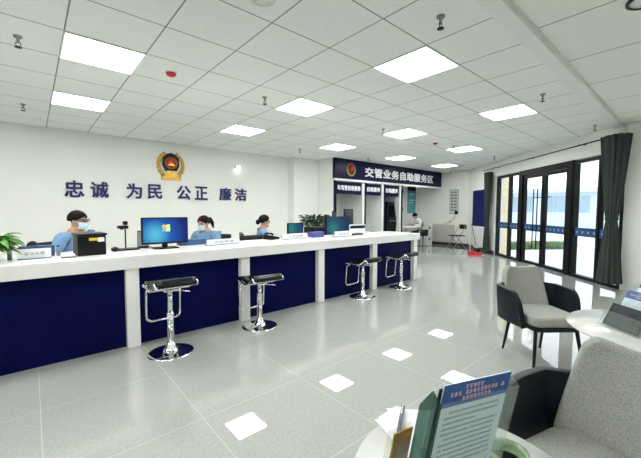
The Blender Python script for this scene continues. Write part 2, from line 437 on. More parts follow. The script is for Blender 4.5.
spr = thing('sprinkler', '', 'sprinkler', (0, 0, 0))
b = MB(); b.lathe([(.001, 0), (.032, 0), (.028, -.012), (.012, -.016), (.010, -.05), (.014, -.055), (.001, -.056)], 14); b.build('body', m_grey, spr)
b = MB(); b.tube([(-.014, 0, -.05), (-.018, 0, -.07), (0, 0, -.088), (.018, 0, -.07), (.014, 0, -.05)], .003, 6); b.lathe([(.001, -.088), (.026, -.088), (.026, -.092), (.001, -.093)], 12); b.build('deflector', m_black, spr)
sprs = [(-.03, 3.81, 'above the left end of the counter, left of the largest light'), (-.03, 6.18, 'far left, just in front of the back wall ceiling edge'),
 (2.31, 3.74, 'right of the large red detector'), (2.35, 1.34, 'largest one, at top centre above the big square light'),
 (4.86, 6.33, 'just above the pillar'), (4.78, 3.79, 'beside the light in front of the navy sign'), (7.11, 6.15, 'over the left part of the navy sign'),
 (4.84, 1.36, 'next to the white beam, left of it'), (7.24, 1.25, 'close to the top of the big curtain, by the beam'), (9.4, 3.71, 'near the window wall, left of the doors'),
 (11.6, 6.1, 'in the far corner above the wall poster'), (7.17, 3.71, 'next to the light right of the small red detector')]
for k, (x, y, l) in enumerate(sprs):
    o = spr if k == 0 else dup(spr)
    o.location = (x, y, H); o['label'] = 'small metal ceiling sprinkler ' + l; o['group'] = 'ceiling sprinklers'
det = thing('smoke_detector', 'dark red smoke detector on the ceiling above the police emblem', 'smoke detector', (1.16, 3.72, H), 0, 'red smoke detectors')
b = MB(); b.lathe([(.001, 0), (.055, 0), (.055, -.012), (.001, -.012)], 20); b.build('base', m_whitem, det)
b = MB(); b.lathe([(.05, -.012), (.048, -.03), (.03, -.045), (.001, -.05)], 20); b.build('cap', m_red, det)
dup(det, (6.55, 3.80, H), label='small dark red smoke detector on the ceiling in front of the navy sign')
sk = thing('ceiling_speaker', 'round black-rimmed ceiling speaker at the top right corner', 'speaker', (3.22, .30, H))
b = MB(); b.lathe([(.12, 0), (.12, -.012), (.10, -.014), (.10, 0)], 28); b.build('rim', m_black, sk)
b = MB(); b.lathe([(.001, -.004), (.10, -.004), (.10, -.008), (.001, -.009)], 28); b.build('grille', m_whitem, sk)
sk = thing('ceiling_speaker', 'round white ceiling speaker cut off by the top edge, left of centre', 'speaker', (1.24, 2.03, H))
b = MB(); b.lathe([(.09, 0), (.09, -.012), (.075, -.014), (.075, 0)], 28); b.build('rim', m_whitem, sk)
b = MB(); b.lathe([(.001, -.004), (.075, -.004), (.075, -.008), (.001, -.009)], 28); b.build('grille', m_whitem, sk)
dup(sk, (6.5, 4.35, H), label='small round white ceiling speaker between the two rows of far lights')
def wall_lamp(loc, rz, label):
    t = thing('emergency_lamp', label, 'wall lamp', loc, rz)
    b = MB(); b.box((-.07, -.035, -.03), (.07, 0, .05), None, .008); b.build('housing', m_whitem, t)
    b = MB(); b.ball((0, -.045, -.025), .028); b.build('lamp', m_spot, t)
wall_lamp((3.92, YB, 2.40), 0, 'small bright emergency lamp on the back wall above the last two characters')
wp_ = wp(4.5, 0, 2.55); wall_lamp(wp_, math.atan2(WD.y, WD.x)+PI, 'small bright emergency lamp on the wall above the glass doors')
t = thing('wall_sensor', 'small round dark sensor high on the wall above the blue board', 'sensor', wp(.55, 0, 2.42), math.atan2(WD.y, WD.x)+PI)
b = MB(); b.ball((0, -.02, 0), .035); b.build('dome', m_grey, t)

# ---------------------------------------------------------------- wall characters and emblem
chars = [('忠', .47, .77), ('诚', .86, 1.16), ('为', 1.46, 1.75), ('民', 1.85, 2.14), ('公', 2.44, 2.75), ('正', 2.84, 3.14), ('廉', 3.42, 3.74), ('洁', 3.83, 4.15)]
names = ['first dark blue character on the back wall, at the far left', 'second dark blue character, right of the leftmost one', 'third dark blue character, first of the second pair',
 'fourth dark blue character, left under the gold emblem', 'fifth dark blue character, right under the gold emblem', 'sixth dark blue character, made of straight strokes, right of the emblem',
 'seventh dark blue character, under the small bright wall lamp', 'last dark blue character at the right end of the row']
for (ch, x0, x1), l in zip(chars, names):
    o = text_obj('wall_character', ch, m_char, Matrix.Identity(4), x1-x0, .31, .02, None, .025)
    o.matrix_world = XZ(x0, YB-.001, 1.565); tag(o, l, 'wall lettering', 'dark blue characters on the back wall')

def emblem(par, X, s, asthing=None):
    """badge: gold wreath, navy shield, red disc with gate and stars; x right, y up, z out; unit height ~1"""
    b = MB(); b.mi = 0
    for sd in (-1, 1):
        for k in range(9):
            a = math.radians(-78 + k*17); r = .44
            cx, cy = sd*math.cos(a)*r*.98, math.sin(a)*r*.98
            b.ball((cx*s*.98, cy*s, .02*s), .078*s, (.9, 1.4, .5), 8, X=X)
    b.box((-.34*s, -.53*s, 0), (.34*s, -.40*s, .05*s), X, .01*s); b.box((-.2*s, -.47*s, 0), (.2*s, -.30*s, .06*s), X, .01*s)
    b.build('wreath', m_gold, par)
    b = MB(); pts = [(-.27, .28), (-.17, .39), (0, .45), (.17, .39), (.27, .28), (.29, 0), (.2, -.2), (0, -.32), (-.2, -.2), (-.29, 0)]
    b.prism([(x*s, y*s) for x, y in pts], 0, .055*s, X); b.build('shield', m_black, par)
    b = MB(); b.lathe([(.001, .055*s), (.19*s, .055*s), (.19*s, .075*s), (.001, .085*s)], 28, X @ Matrix.Translation((0, .08*s, 0))); d = b.build('disc', m_crim, par)
    b = MB(); b.lathe([(.188*s, .05*s), (.188*s, .09*s), (.205*s, .09*s), (.205*s, .05*s)], 28, X @ Matrix.Translation((0, .08*s, 0)))
    b.box((-.12*s, -.02*s, .085*s), (.12*s, .01*s, .095*s), X); b.box((-.08*s, .01*s, .085*s), (.08*s, .05*s, .095*s), X)
    b.ball((0, .18*s, .085*s), .035*s, X=X)
    for q in (-.09, -.05, .05, .09): b.ball((q*s, (.14 if abs(q) > .06 else .115)*s, .085*s), .015*s, X=X)
    b.box((-.15*s, -.30*s, .05*s), (.15*s, -.20*s, .065*s), X)
    b.build('relief', m_gold, d)
t = thing('police_emblem', 'gold and red police emblem with a wreath on the back wall', 'emblem', (2.33, YB, 2.30))
emblem(t, Matrix.Rotation(PI/2, 4, 'X') @ Matrix.Translation((0, .0, .0)), .60)

# ---------------------------------------------------------------- self-service booths
YS = 6.7
b = MB(); b.box((6.33, YS+.03, 0), (6.39, YB, H)); struct(b.build('wall_partition', m_wall))
SG = thing('overhead_sign', 'long navy overhead sign with white characters and a small emblem', 'sign', (6.33, YS, 2.16))
b = MB(); b.box((0, -.04, .06), (5.67, .06, H-2.16-.002)); b.build('board', m_navy2, SG)
b = MB(); b.box((0, -.05, 0), (5.67, .07, .06)); b.build('edge_strip', m_whiteg, SG)
text_obj('lettering', '交管业务自助服务区', m_paper, XZ(1.23, -.041, .175), 3.82, .29, .012, SG, .03, 1.12)
e = MB(); e.lathe([(.001, 0), (.185, 0), (.185, .004), (.001, .004)], 28, XZ(.64, -.041, .33)); eb = e.build('emblem_disc', m_gold, SG)
e = MB(); e.prism([(-.12, .10), (0, .17), (.12, .10), (.13, 0), (.08, -.1), (0, -.14), (-.08, -.1), (-.13, 0)], 0, .012, XZ(.64, -.041, .33)); e.build('shield', m_black, eb)
e = MB(); e.lathe([(.001, .012), (.09, .012), (.09, .016), (.001, .016)], 24, XZ(.64, -.041, .36)); e.build('disc', m_crim, eb)

def divider(x, y1, lab, xs):
    t = thing('booth_divider', lab, 'partition', (x, YS, 0), 0, 'white dividers between the booths')
    b = MB(); b.box((0, 0, 0), (.10, y1-YS, 2.16)); b.build('panel', m_whitem, t)
    b = MB(); b.box((.10, -.03, 0), (.135, .02, 2.16)); b.build('edge_post', m_navy2, t)
divider(7.50, YB, 'white divider with dark edge right of the first booth with black monitors', 0)
divider(8.42, YB, 'white divider with dark edge between the second and third booth', 0)
divider(9.36, YB, 'white divider with dark edge between the kiosk booth and the desk booth', 0)
t = thing('booth_post', 'dark upright post at the left end of the booths', 'post', (6.33, YS-.03, 0))
b = MB(); b.box((0, 0, 0), (.07, .05, 2.16)); b.build('post', m_navy2, t)
for x0, x1, s, l in ((6.43, 7.48, '车驾管自助服务', 'small navy booth sign, first from the left, under the big sign'), (7.68, 8.40, '自助服务', 'small navy booth sign, second from the left, over the empty booth'),
                     (8.60, 9.34, '自助服务', 'small navy booth sign, third from the left, over the dark kiosk')):
    t = thing('booth_sign', l, 'sign', (x0, YS+.02, 1.80), 0, 'small signs over the booths')
    b = MB(); b.box((0, 0, 0), (x1-x0, .06, .34)); b.build('board', m_navy2, t)
    b = MB(); b.box((.04, .02, .34), (.06, .04, .36)); b.box((x1-x0-.06, .02, .34), (x1-x0-.04, .04, .36)); b.build('bracket', m_steel, t)
    text_obj('lettering', s, m_paper, XZ(.05, -.001, .10), (x1-x0)-.10, .15, .008, t, .03, 1.1)

def monitor(name, lab, loc, rz, wd, ht, lift, sm, dark=False, logo=False, tilt=0):
    t = thing(name, lab, 'monitor', loc, rz)
    b = MB(); b.box((-.13, -.02, 0), (.13, .16, .012), None, .004); b.build('base', m_black, t)
    b = MB(); b.box((-.03, .06, .012), (.03, .085, lift+ht*.5), None, .003); b.build('stand', m_black, t)
    b = MB(); b.box((-wd/2, .02, lift), (wd/2, .055, lift+ht), None, .006); b.build('casing', m_black, t)
    b = MB(); b.box((-wd/2+.015, -.0, 0), (wd/2-.015, .003, ht-.035)); sc = b.build('screen', sm, t, (0, .0175, lift+.02))
    if logo:
        for k, (cx, cz, col) in enumerate(((-.022, .0, (.9, .25, .05)), (.022, .004, (.35, .7, .08)), (-.022, -.04, (.05, .35, .85)), (.022, -.036, (.95, .75, .08)))):
            mm = mat('logo_pane', col, .5, var=.1, emit=1.0); b = MB()
            b.grid(lambda u, v, cx=cx, cz=cz: (cx-.019+.038*u+.006*v, -.0012, ht*.52+cz+.034*v+.005*math.sin(u*PI)), 5, 3, .0008)
            b.build('logo_pane', mm, sc)
    return t
m_scr_off = mat('dark_screen', (.01, .012, .015), .15)
# booth one: table with monitors
t = thing('booth_table', 'white table before the first booth holding black screens', 'table', (6.75, 6.27, 0))
b = MB(); b.box((-.82, -.20, .70), (.37, .32, .75)); b.build('table_top', m_whiteg, t)
b = MB(); b.box((-.80, -.17, 0), (.35, -.15, .70)); b.build('front_board', m_whitem, t)
for sx in (-.80, .31):
    b = MB(); b.box((sx, -.15, 0), (sx+.04, .30, .70)); b.build('leg', m_whitem, t)
monitor('terminal_screen', 'tall black terminal screen standing before the first booth', (6.64, 6.40, .75), 0, .36, .46, .16, m_scr_off)
monitor('terminal_screen', 'narrow black terminal screen at the left edge of the first booth', (6.07, 6.38, .75), 0, .13, .40, .16, m_scr_off)
t = thing('document_tray', 'white document tray with dark drawer front before the first booth', 'tray', (6.70, 6.20, .75))
b = MB(); b.box((-.32, -.06, 0), (.32, .1, .09), None, .004); b.box((-.32, -.06, .17), (.32, .1, .20), None, .004); b.box((.30, -.06, .09), (.32, .1, .17)); b.box((-.32, -.06, .09), (-.30, .1, .17)); b.build('shelves', m_whiteg, t)
b = MB(); b.box((-.295, -.055, .092), (.295, .09, .168)); b.build('drawer', m_navy2, t)
# kiosk
t = thing('service_kiosk', 'tall near-black self-service kiosk leaning back in the third booth', 'kiosk', (9.06, 7.1, 0))
b = MB(); b.prism([(-.2, 0), (.22, 0), (.22, .3), (.30, .95), (.16, 1.60), (-.20, 1.62), (-.24, .9)], -.30, .30, Matrix.Rotation(PI/2, 4, 'X')); b.build('body', m_black, t, bev=.015)
b = MB(); b.box((-.15, -.312, 1.12), (.13, -.301, 1.5)); b.build('screen', m_blackg, t)
b = MB(); b.box((-.15, -.36, .95), (.2, -.301, 1.0), None, .006); b.build('ledge', m_steel, t)
# fourth bay
t = thing('booth_desk', 'narrow white desk in the last booth where a person sits', 'desk', (10.1, 6.95, 0))
b = MB(); b.box((-.45, -.35, .72), (.42, .65, .76), None, .004); b.build('desk_top', m_whitem, t)
for x in (-.43, .38):
    for y in (-.33, .60):
        b = MB(); b.box((x, y, 0), (x+.035, y+.035, .72)); b.build('leg', m_steel, t)
b = MB(); b.box((-.40, .62, .25), (.38, .635, .70)); b.build('back_panel', m_grey, t)
monitor('desk_monitor', 'white-lit monitor on the narrow desk beside the seated person', (10.0, 7.2, .76), math.radians(40), .30, .36, .08, mat('white_screen', (.7, .75, .8), .4, var=.05, emit=.8))
t = thing('wall_poster', 'teal poster on the back wall of the last booth', 'poster', (11.2, YB, 1.22))
b = MB(); b.box((0, -.012, 0), (.56, 0, .88)); b.build('sheet', mat('teal_print', (.05, .36, .42), .35, var=.35, scale=3), t)
b = MB(); b.box((0, -.013, .885), (.56, 0, 1.07)); b.build('header', m_navy2, t)
b = MB(); b.box((.07, -.014, .50), (.49, -.0125, .53)); b.box((.10, -.014, .72), (.46, -.0125, .78)); b.box((.07, -.014, .40), (.40, -.0125, .42)); b.box((0, -.02, -.07), (.56, 0, -.03)); b.build('print', m_paper, t)
for z, l in ((1.98, 'small black speaker high on the divider of the last booth'), (1.38, 'small black speaker halfway up the divider of the last booth')):
    t = thing('wall_speaker', l, 'speaker', (9.495, 6.78, z))
    b = MB(); b.box((0, -.07, -.07), (.09, .07, .07), None, .01); b.build('body', m_black, t)
    b = MB(); b.cyl((.03, -.076, 0), (.03, -.068, 0), .03); b.build('cone', m_grey, t)
for k, (z, l) in enumerate(((0, 'lower white cabinet behind the seated person near the radiator'), (.42, 'upper white box stacked on the cabinet behind the seated person'))):
    t = thing('storage_box', l, 'storage box', (11.42, 6.98, z), 0, 'stacked white boxes by the last booth')
    b = MB(); b.box((-.2, -.2, 0), (.2, .2, .40), None, .01); b.build('body', m_whitem, t)
    b = MB(); b.box((-.07, -.215, .2), (.07, -.2, .30), None, .004); b.build('label_plate', m_grey, t)

# ---------------------------------------------------------------- end wall: radiator, poster, cable
t = thing('radiator', 'cream column radiator on the end wall beyond the counter', 'radiator', (11.93, 6.55, 0))
y = -.5
for k in range(20):
    b = MB(); b.box((-.09, y+.004, .12), (.0, y+.046, .80), None, .012); b.build('column', m_rad, t); y += .05
b = MB(); b.cyl((-.045, -.5, .17), (-.045, .5, .17), .02); b.cyl((-.045, -.5, .75), (-.045, .5, .75), .02); b.build('header_pipe', m_rad, t)
for q in (-.42, .42):
    b = MB(); b.box((-.07, q-.02, 0), (-.02, q+.02, .13)); b.build('foot', m_steel, t)
t = thing('wall_chart', 'narrow grey framed chart with small figures on the end wall', 'chart', (XE, 6.13, 1.20))
b = MB(); b.box((-.02, -.17, 0), (0, .17, .92)); b.build('frame', m_grey, t)
b = MB(); b.box((-.024, -.155, .015), (-.02, .155, .905)); b.build('sheet', mat('chart_sheet', (.55, .57, .55), .5), t)
for r_ in range(7):
    for c_ in range(2):
        b = MB(); b.box((-.026, -.11+c_*.13, .12+r_*.11), (-.024, -.02+c_*.13, .17+r_*.11)); b.build('figure', m_ink, t)
t = thing('power_socket', 'dark power socket below the framed chart on the end wall', 'socket', (XE, 6.02, 1.25))
b = MB(); b.box((-.05, -.06, -.06), (-.026, .06, .06), None, .006); b.build('plate', m_black, t)
t = thing('power_cable', 'thin dark cable hanging from the chart down to the radiator', 'cable', (XE, 6.1, 1.15))
b = MB(); b.tube([(-.03, -.06, .06), (-.02, -.02, -.05), (-.02, .12, -.22), (-.02, .22, -.27), (-.02, .45, -.36), (-.03, .75, -.36), (-.06, .85, -.34)], .008, 6); b.build('cord', m_grey, t)
b = MB(); b.ball((-.03, .16, -.24), .035); b.build('junction', m_grey, t)
t = thing('notice_board', 'plain deep blue board on the wall left of the thin curtain', 'notice board', wp(.35, 0, .80), math.atan2(WD.y, WD.x)+PI)
b = MB(); b.box((-1.02, -.03, 0), (0, 0, 1.22), None, .004); b.build('board', mat('board_blue', (.003, .012, .10), .6, spec=.1), t)
# folding chair and bar-height stool in the corner
t = thing('folding_chair', 'black folding chair with thin grey legs near the radiator', 'chair', (11.2, 5.60, 0), math.radians(-120))
b = MB(); b.box((-.2, -.2, .44), (.2, .2, .475), None, .015); b.build('seat', m_black, t)
b = MB(); b.grid(lambda u, v: (-.19+.38*u, .23+.03*math.sin(PI*u), .68+.16*v), 6, 2, .02); b.build('backrest', m_black, t)
for sx in (-.19, .19):
    b = MB(); b.tube([(sx, -.24, 0), (sx, .0, .42), (sx, .24, .84)], .012, 8); b.build('leg', m_grey, t)
    b = MB(); b.tube([(sx*.9, .26, 0), (sx*.9, -.12, .44)], .011, 8); b.build('leg', m_grey, t)
t = thing('broom', 'long-handled broom leaning by the wall under the blue board', 'broom', tuple(wp(1.25, -.22, 0)), math.atan2(WD.y, WD.x)+PI)
b = MB(); b.cyl((0, -.02, .1), (.02, .15, .92), .012); b.build('handle', m_steel, t)
b = MB(); b.box((-.16, -.05, .12), (.16, .02, .16), None, .01); b.build('head', m_whitem, t)
b = MB(); b.prism([(-.17, 0), (.17, 0), (.15, .12), (-.15, .12)], -.02, .05, Matrix.Rotation(PI/2, 4, 'X')); b.build('bristles', m_black, t)
t = thing('dustpan', 'bright red dustpan on the floor in front of the broom', 'dustpan', tuple(wp(2.05, -.58, 0)), math.atan2(WD.y, WD.x)+PI)
b = MB(); b.prism([(-.2, -.15), (.2, -.15), (.15, .12), (-.15, .12)], .0, .012)
b.box((-.2, -.14, .0), (-.17, .12, .07), Matrix.Identity(4)); b.box((.17, -.14, 0), (.2, .12, .07)); b.box((-.2, .10, 0), (.2, .13, .12)); b.build('pan', m_redp, t, bev=.004)
b = MB(); b.tube([(0, .12, .07), (0, .16, .45), (0, .165, .62)], .012, 8); b.tube([(-.06, .165, .62), (.06, .165, .62)], .014, 8); b.build('handle', m_whitem, t)

# ---------------------------------------------------------------- curtains
def curtain(lab, s, halfw, depth, ztop, zbot, waist, wz, n0, pl):
    t = thing('curtain', lab, 'curtain', tuple(wp(s, n0, 0)), math.atan2(WD.y, WD.x))
    def f(u, v):
        z = zbot+(ztop-zbot)*v
        k = abs(z-wz)/(ztop-wz if z > wz else wz-zbot)
        sc = waist+(1-waist)*min(1, k)**.75
        if z < wz: sc *= .86
        a = 2*PI*u; r = 1+.13*math.sin(a*pl)
        ex = .75
        cx = math.copysign(abs(math.cos(a))**ex, math.cos(a)); sy = math.copysign(abs(math.sin(a))**ex, math.sin(a))
        return (halfw*sc*r*cx + (1-min(1, k)**.75)*0, depth*(sc*.5+.5)*r*sy*(.55+.45*sc), z)
    b = MB(); b.grid(f, 132, 26, 0, closeu=True)
    b.bm.verts.ensure_lookup_table()
    b.build('cloth', m_curt, t)
    b = MB(); b.tube([(halfw*waist*1.12*math.cos(a), depth*(waist*.5+.5)*(.55+.45*waist)*1.2*math.sin(a), wz) for a in [2*PI*k/20 for k in range(20)]], .018, 6, closed=True); b.build('tieback', m_curt, t)
    return t
curtain('large dark grey curtain tied in the middle, by the white column', 6.53, .20, .14, 2.57, .14, .33, 1.2, -.20, 11)
curtain('thin dark grey curtain between the blue board and the glass front', 1.78, .17, .08, 2.50, .10, .50, 1.0, -.13, 9)
t = thing('curtain_rod', 'thin dark curtain rod above the glass front', 'curtain rod', tuple(wp(0, 0, 0)), 0)
Xr = WX.copy(); Xr.translation = (0, 0, 0)
b = MB(); b.cyl(Xr @ Vector((1.45, -.14, 2.585)), Xr @ Vector((6.45, -.14, 2.585)), .012); b.build('pole', m_frame, t)
for s in (2.2, 3.9, 5.6):
    b = MB(); b.tube([Xr @ Vector((s, 0, 2.60)), Xr @ Vector((s, -.14, 2.60))], .008, 6); b.build('bracket', m_frame, t)

# ---------------------------------------------------------------- service counter
SZ = .90
t = thing('service_counter', 'long white stone reception counter with navy front panels', 'counter', (0, 0, 0))
b = MB(); b.box((-1.7, 3.56, .775), (5.66, 4.34, SZ), None, .006); b.build('countertop', m_white, t)
px = [-1.7, -.55, .66, 1.87, 3.09, 4.29, 5.50]
for k, x in enumerate(px):
    b = MB(); b.box((x, 3.585, 0), (x+.115, 3.70, .775), None, .003); b.build('post', m_white, t)
for k in range(6):
    b = MB(); b.box((px[k]+.115, 3.655, 0), (px[k+1], 3.68, .775)); b.build('front_panel', m_navy, t)
b = MB(); b.box((5.53, 3.70, 0), (5.61, 4.32, .775)); b.build('end_panel', m_white, t)
t = thing('staff_desk', 'low white staff worktop behind the reception counter', 'desk', (0, 0, 0))
b = MB(); b.box((-1.6, 4.36, .71), (5.0, 4.78, .74)); b.build('worktop', m_whitem, t)
for x in (-1.5, .6, 2.6, 4.9):
    b = MB(); b.box((x, 4.40, 0), (x+.05, 4.74, .71)); b.build('leg', m_whitem, t)

# bar stools
def stool():
    t = thing('bar_stool', '', 'bar stool')
    b = MB(); b.lathe([(.001, 0), (.20, 0), (.203, .006), (.19, .012), (.14, .018), (.075, .028), (.05, .05), (.04, .085), (.034, .10), (.001, .10)], 36); b.build('base', m_chrome, t)
    b = MB(); b.lathe([(.030, .09), (.030, .36), (.034, .365), (.034, .38), (.030, .385)], 20); b.build('outer_column', m_chrome, t)
    b = MB(); b.lathe([(.022, .36), (.022, .645)], 20); b.build('piston', m_chrome, t)
    prof = [(.19, .655), (.185, .67), (.16, .675), (.11, .665), (.04, .652), (-.03, .655), (-.09, .675), (-.14, .71), (-.18, .732), (-.205, .732), (-.215, .715), (-.212, .703)]
    def sf(u, v):
        f = v*(len(prof)-1); i = min(int(f), len(prof)-2); q = f-i
        y = prof[i][0]*(1-q)+prof[i+1][0]*q; z = prof[i][1]*(1-q)+prof[i+1][1]*q
        return (-.165+.33*u, y, z)
    b = MB(); b.grid(sf, 8, 22, .028); b.build('seat', m_blackg, t)
    b = MB()
    for sx in (-.18, .18): b.tube([(sx, y, z-.006) for y, z in prof], .010, 10)
    b.tube([(-.18, prof[-1][0], prof[-1][1]-.006), (.18, prof[-1][0], prof[-1][1]-.006)], .013, 10)
    b.tube([(-.18, prof[0][0], prof[0][1]-.006), (.18, prof[0][0], prof[0][1]-.006)], .013, 10)
    b.box((-.18, -.02, .630), (.18, .02, .645)); b.box((-.06, -.07, .622), (.06, .07, .640))
    b.build('seat_frame', m_chrome, t)
    b = MB(); L = [(-.15, .13, .64), (-.155, .19, .60), (-.155, .21, .36), (-.15, .205, .32), (-.12, .20, .30), (.12, .20, .30), (.15, .205, .32), (.155, .21, .36), (.155, .19, .60), (.15, .13, .64)]
    b.tube(L, .010, 10); b.build('footrest', m_chrome, t)
    b = MB(); b.tube([(.03, -.03, .62), (.10, -.06, .615), (.16, -.08, .60)], .006, 8); b.build('height_lever', m_chrome, t)
    return t
st = stool()
for k, (x, y, rz, l) in enumerate(((.95, 3.23, 0, 'nearest bar stool with chrome base, left one of the four'), (1.95, 3.30, -4, 'second bar stool from the left, beside the second white post'),
                               (3.83, 3.40, 4, 'third bar stool from the left, left of the fourth white post'), (4.80, 3.38, 6, 'farthest bar stool, before the last counter panel'))):
    o = st if k == 0 else dup(st)
    for ch in [q for q in C.objects if q.parent == o and q.name.split('.')[0] in ('piston', 'seat', 'seat_frame', 'footrest', 'height_lever')]: ch.location.z = -.03 if k == 0 else -.13
    o.location = (x, y, 0); o.rotation_euler = (0, 0, math.radians(rz)); o['label'] = 'black and chrome ' + l; o['group'] = 'bar stools at the counter'

# ---------------------------------------------------------------- things on the counter
def potted(name, lab, loc, seed, n, L, wd, spread, up, m, potr, poth, dr, potm):
    t = thing(name, lab, 'plant', loc)
    b = MB(); b.lathe([(.001, 0), (potr*.75, 0), (potr, poth), (potr*.9, poth), (potr*.85, poth-.015), (.001, poth-.015)], 20); b.build('pot', potm, t)
    random.seed(seed); b = MB(); st_ = MB()
    for k in range(n):
        a = random.uniform(0, 2*PI); r = random.random()**.6*spread; z = poth+random.uniform(.2, 1)*up
        p = Vector((math.cos(a)*r, math.sin(a)*r, z))
        if k % 4 == 0: st_.tube([(0, 0, poth-.02), (p.x*.4, p.y*.4, poth+(z-poth)*.6), tuple(p)], .003, 5)
        b.leaf(p, (math.cos(a), math.sin(a), random.uniform(.1, .9)), L*random.uniform(.6, 1.1), wd*random.uniform(.7, 1.1), dr)
    b.build('leaves', m, t); st_.build('stem', m, t)
    return t
potted('potted_plant', 'green leafy plant at the left end of the counter', (-.31, 3.90, SZ), 4, 120, .17, .075, .13, .13, m_leaf, .06, .07, 1.0, m_whiteg)
potted('potted_plant', 'bushy dark green plant behind the counter left of the teal screens', (4.22, 5.0, .80), 8, 300, .12, .07, .26, .28, m_leafd, .10, .14, .5, m_whiteg)
t = thing('side_cabinet', 'white low cabinet under the bushy dark plant', 'cabinet', (4.22, 5.1, 0))
b = MB(); b.box((-.35, -.22, 0), (.35, .25, .80), None, .006); b.build('body', m_whitem, t)
b = MB(); b.box((-.34, -.235, .03), (-.005, -.221, .77)); b.box((.005, -.235, .03), (.34, -.221, .77)); b.build('door', m_whitem, t)

def nameplate(loc, rz, wd, ht, s, lab):
    t = thing('desk_sign', lab, 'sign', loc, rz, 'white signs on the counter')
    b = MB(); b.box((-wd/2, -.004, 0), (wd/2, .004, ht), Matrix.Translation((0, 0, .006)) @ Matrix.Rotation(-.12, 4, 'X')); b.build('plate', m_paper, t)
    b = MB(); b.box((-wd/2, -.02, 0), (wd/2, .07, .006)); b.build('foot', m_bluef, t)
    b = MB(); b.box((-wd/2, .0, 0), (wd/2, .006, ht*1.02), Matrix.Translation((0, .062, .004)) @ Matrix.Rotation(.30, 4, 'X')); b.build('back_plate', m_acr, t)
    text_obj('lettering', s, m_ink, Matrix.Translation((-wd*.30, -.0045, .006+ht*.33)) @ Matrix.Rotation(PI/2-.12, 4, 'X'), wd*.60, ht*.34, .001, t, .0, 1.15)
    return t
nameplate((.01, 3.92, SZ), math.radians(2), .235, .085, '违法处理', 'white desk sign in front of the plant at the left counter end')
nameplate((1.85, 4.0, SZ), math.radians(6), .46, .065, '业务受理', 'white desk sign in front of the officer with a ponytail')
nameplate((3.05, 4.08, SZ), math.radians(2), .48, .075, '业务受理', 'white desk sign in front of the small teal screen')
nameplate((3.93, 3.92, SZ), math.radians(3), .42, .085, '综合业务', 'white desk sign under the larger teal screen, nearest the counter end')

def folder(name, lab, cat, a, bb, m, rz=0, loc=(0, 0, 0)):
    t = thing(name, lab, cat, loc, rz)
    b = MB(); b.box(a, bb, None, .004); b.build('cover', m, t)
    b = MB(); b.box((a[0]+.004, a[1]+.006, a[2]+.006), (bb[0]+.002, bb[1]-.003, bb[2]-.006)); b.build('pages', m_paper, t)
folder('document_folder', 'blue document folder behind the leftmost desk sign', 'folder', (-.13, -.01, 0), (.13, .02, .105), m_bluef, 0, (.03, 4.06, SZ))
t = thing('hole_punch', 'dark rounded hole punch on the blue folder behind the first desk sign', 'hole punch', (-.0, 4.15, SZ))
b = MB(); b.box((-.06, -.03, 0), (.06, .03, .03), None, .006); b.build('base', m_black, t)
b = MB(); b.ball((0, 0, .08), .05, (1, .6, 1.3)); b.build('grip', m_black, t)
folder('document_folder', 'purple document folder right of the third desk sign', 'folder', (-.12, -.06, 0), (.12, .06, .085), m_purp, 0, (3.50, 4.12, SZ))
folder('document_folder', 'blue folder pile beside the large desktop screen', 'folder', (-.17, -.05, 0), (.17, .05, .07), m_bluef, 0, (1.52, 4.22, SZ))
for k, (x, y, l) in enumerate(((-.155, 3.99, 'small dark bottle standing left of the leftmost desk sign'), (.185, 4.05, 'small dark bottle between the leftmost desk sign and the printer'))):
    t = thing('small_bottle', l, 'bottle', (x, y, SZ), 0, 'small bottles by the first desk sign')
    b = MB(); b.lathe([(.001, 0), (.016, 0), (.016, .07), (.008, .085), (.001, .085)], 14); b.build('body', m_grey, t)
    b = MB(); b.lathe([(.001, .083), (.009, .083), (.009, .1), (.001, .1)], 12); b.build('cap', m_black, t)
t = thing('card_printer', 'black box-shaped printer with a yellow sticker on the counter', 'printer', (.42, 3.97, SZ), math.radians(4))
b = MB(); b.box((-.11, -.13, 0), (.12, .13, .19), None, .006); b.build('body', m_black, t)
b = MB(); b.box((-.12, -.14, .191), (.13, .14, .212), None, .006); b.build('lid', m_black, t)
b = MB(); b.box((-.02, -.1325, .143), (.045, -.1305, .17)); b.build('sticker', m_yel, t, )
b = MB(); b.box((.05, -.1325, .13), (.105, -.1305, .172)); b.build('label_plate', m_paper, t)
t = thing('receipt_tray', 'small white tray sticking out left of the black printer', 'tray', (.265, 3.84, SZ), math.radians(4))
b = MB(); b.box((-.07, -.04, 0), (.03, .05, .008), None, .002); b.build('base', m_black, t)
b = MB(); b.box((-.065, -.038, .008), (.028, .048, .028), None, .002); b.build('stack', m_paper, t)
t = thing('computer_mouse', 'dark computer mouse right of the black printer', 'mouse', (.655, 4.06, SZ), math.radians(80))
b = MB(); b.ball((0, 0, .012), .05, (1.2, .8, .5)); b.build('shell', m_black, t, (0, 0, .011))
b = MB(); b.box((-.004, -.01, .0), (.012, .01, .008), None, .002); b.build('wheel', m_grey, t, (.03, 0, .042))
t = thing('document_camera', 'black document camera on a thin pole with twin heads', 'camera', (.775, 4.14, SZ), 0)
b = MB(); b.box((-.10, -.07, 0), (.12, .07, .016), None, .004); b.build('base', m_black, t)
b = MB(); b.cyl((0, .02, .01), (0, .02, .28), .007); b.build('pole', m_black, t)
b = MB(); b.box((-.075, -.05, .235), (.02, .05, .268), None, .006); b.cyl((-.04, -.02, .235), (-.04, -.02, .225), .014); b.build('camera_head', m_black, t)
b = MB(); b.box((-.02, -.01, .275), (.022, .045, .315), None, .006); b.build('upper_head', m_black, t)
t = thing('signature_tablet', 'dark grey tablet standing upright left of the large screen', 'tablet', (.965, 4.24, SZ), math.radians(-30))
b = MB(); b.box((-.05, -.05, 0), (.07, .07, .012), None, .003); b.build('foot', m_black, t)
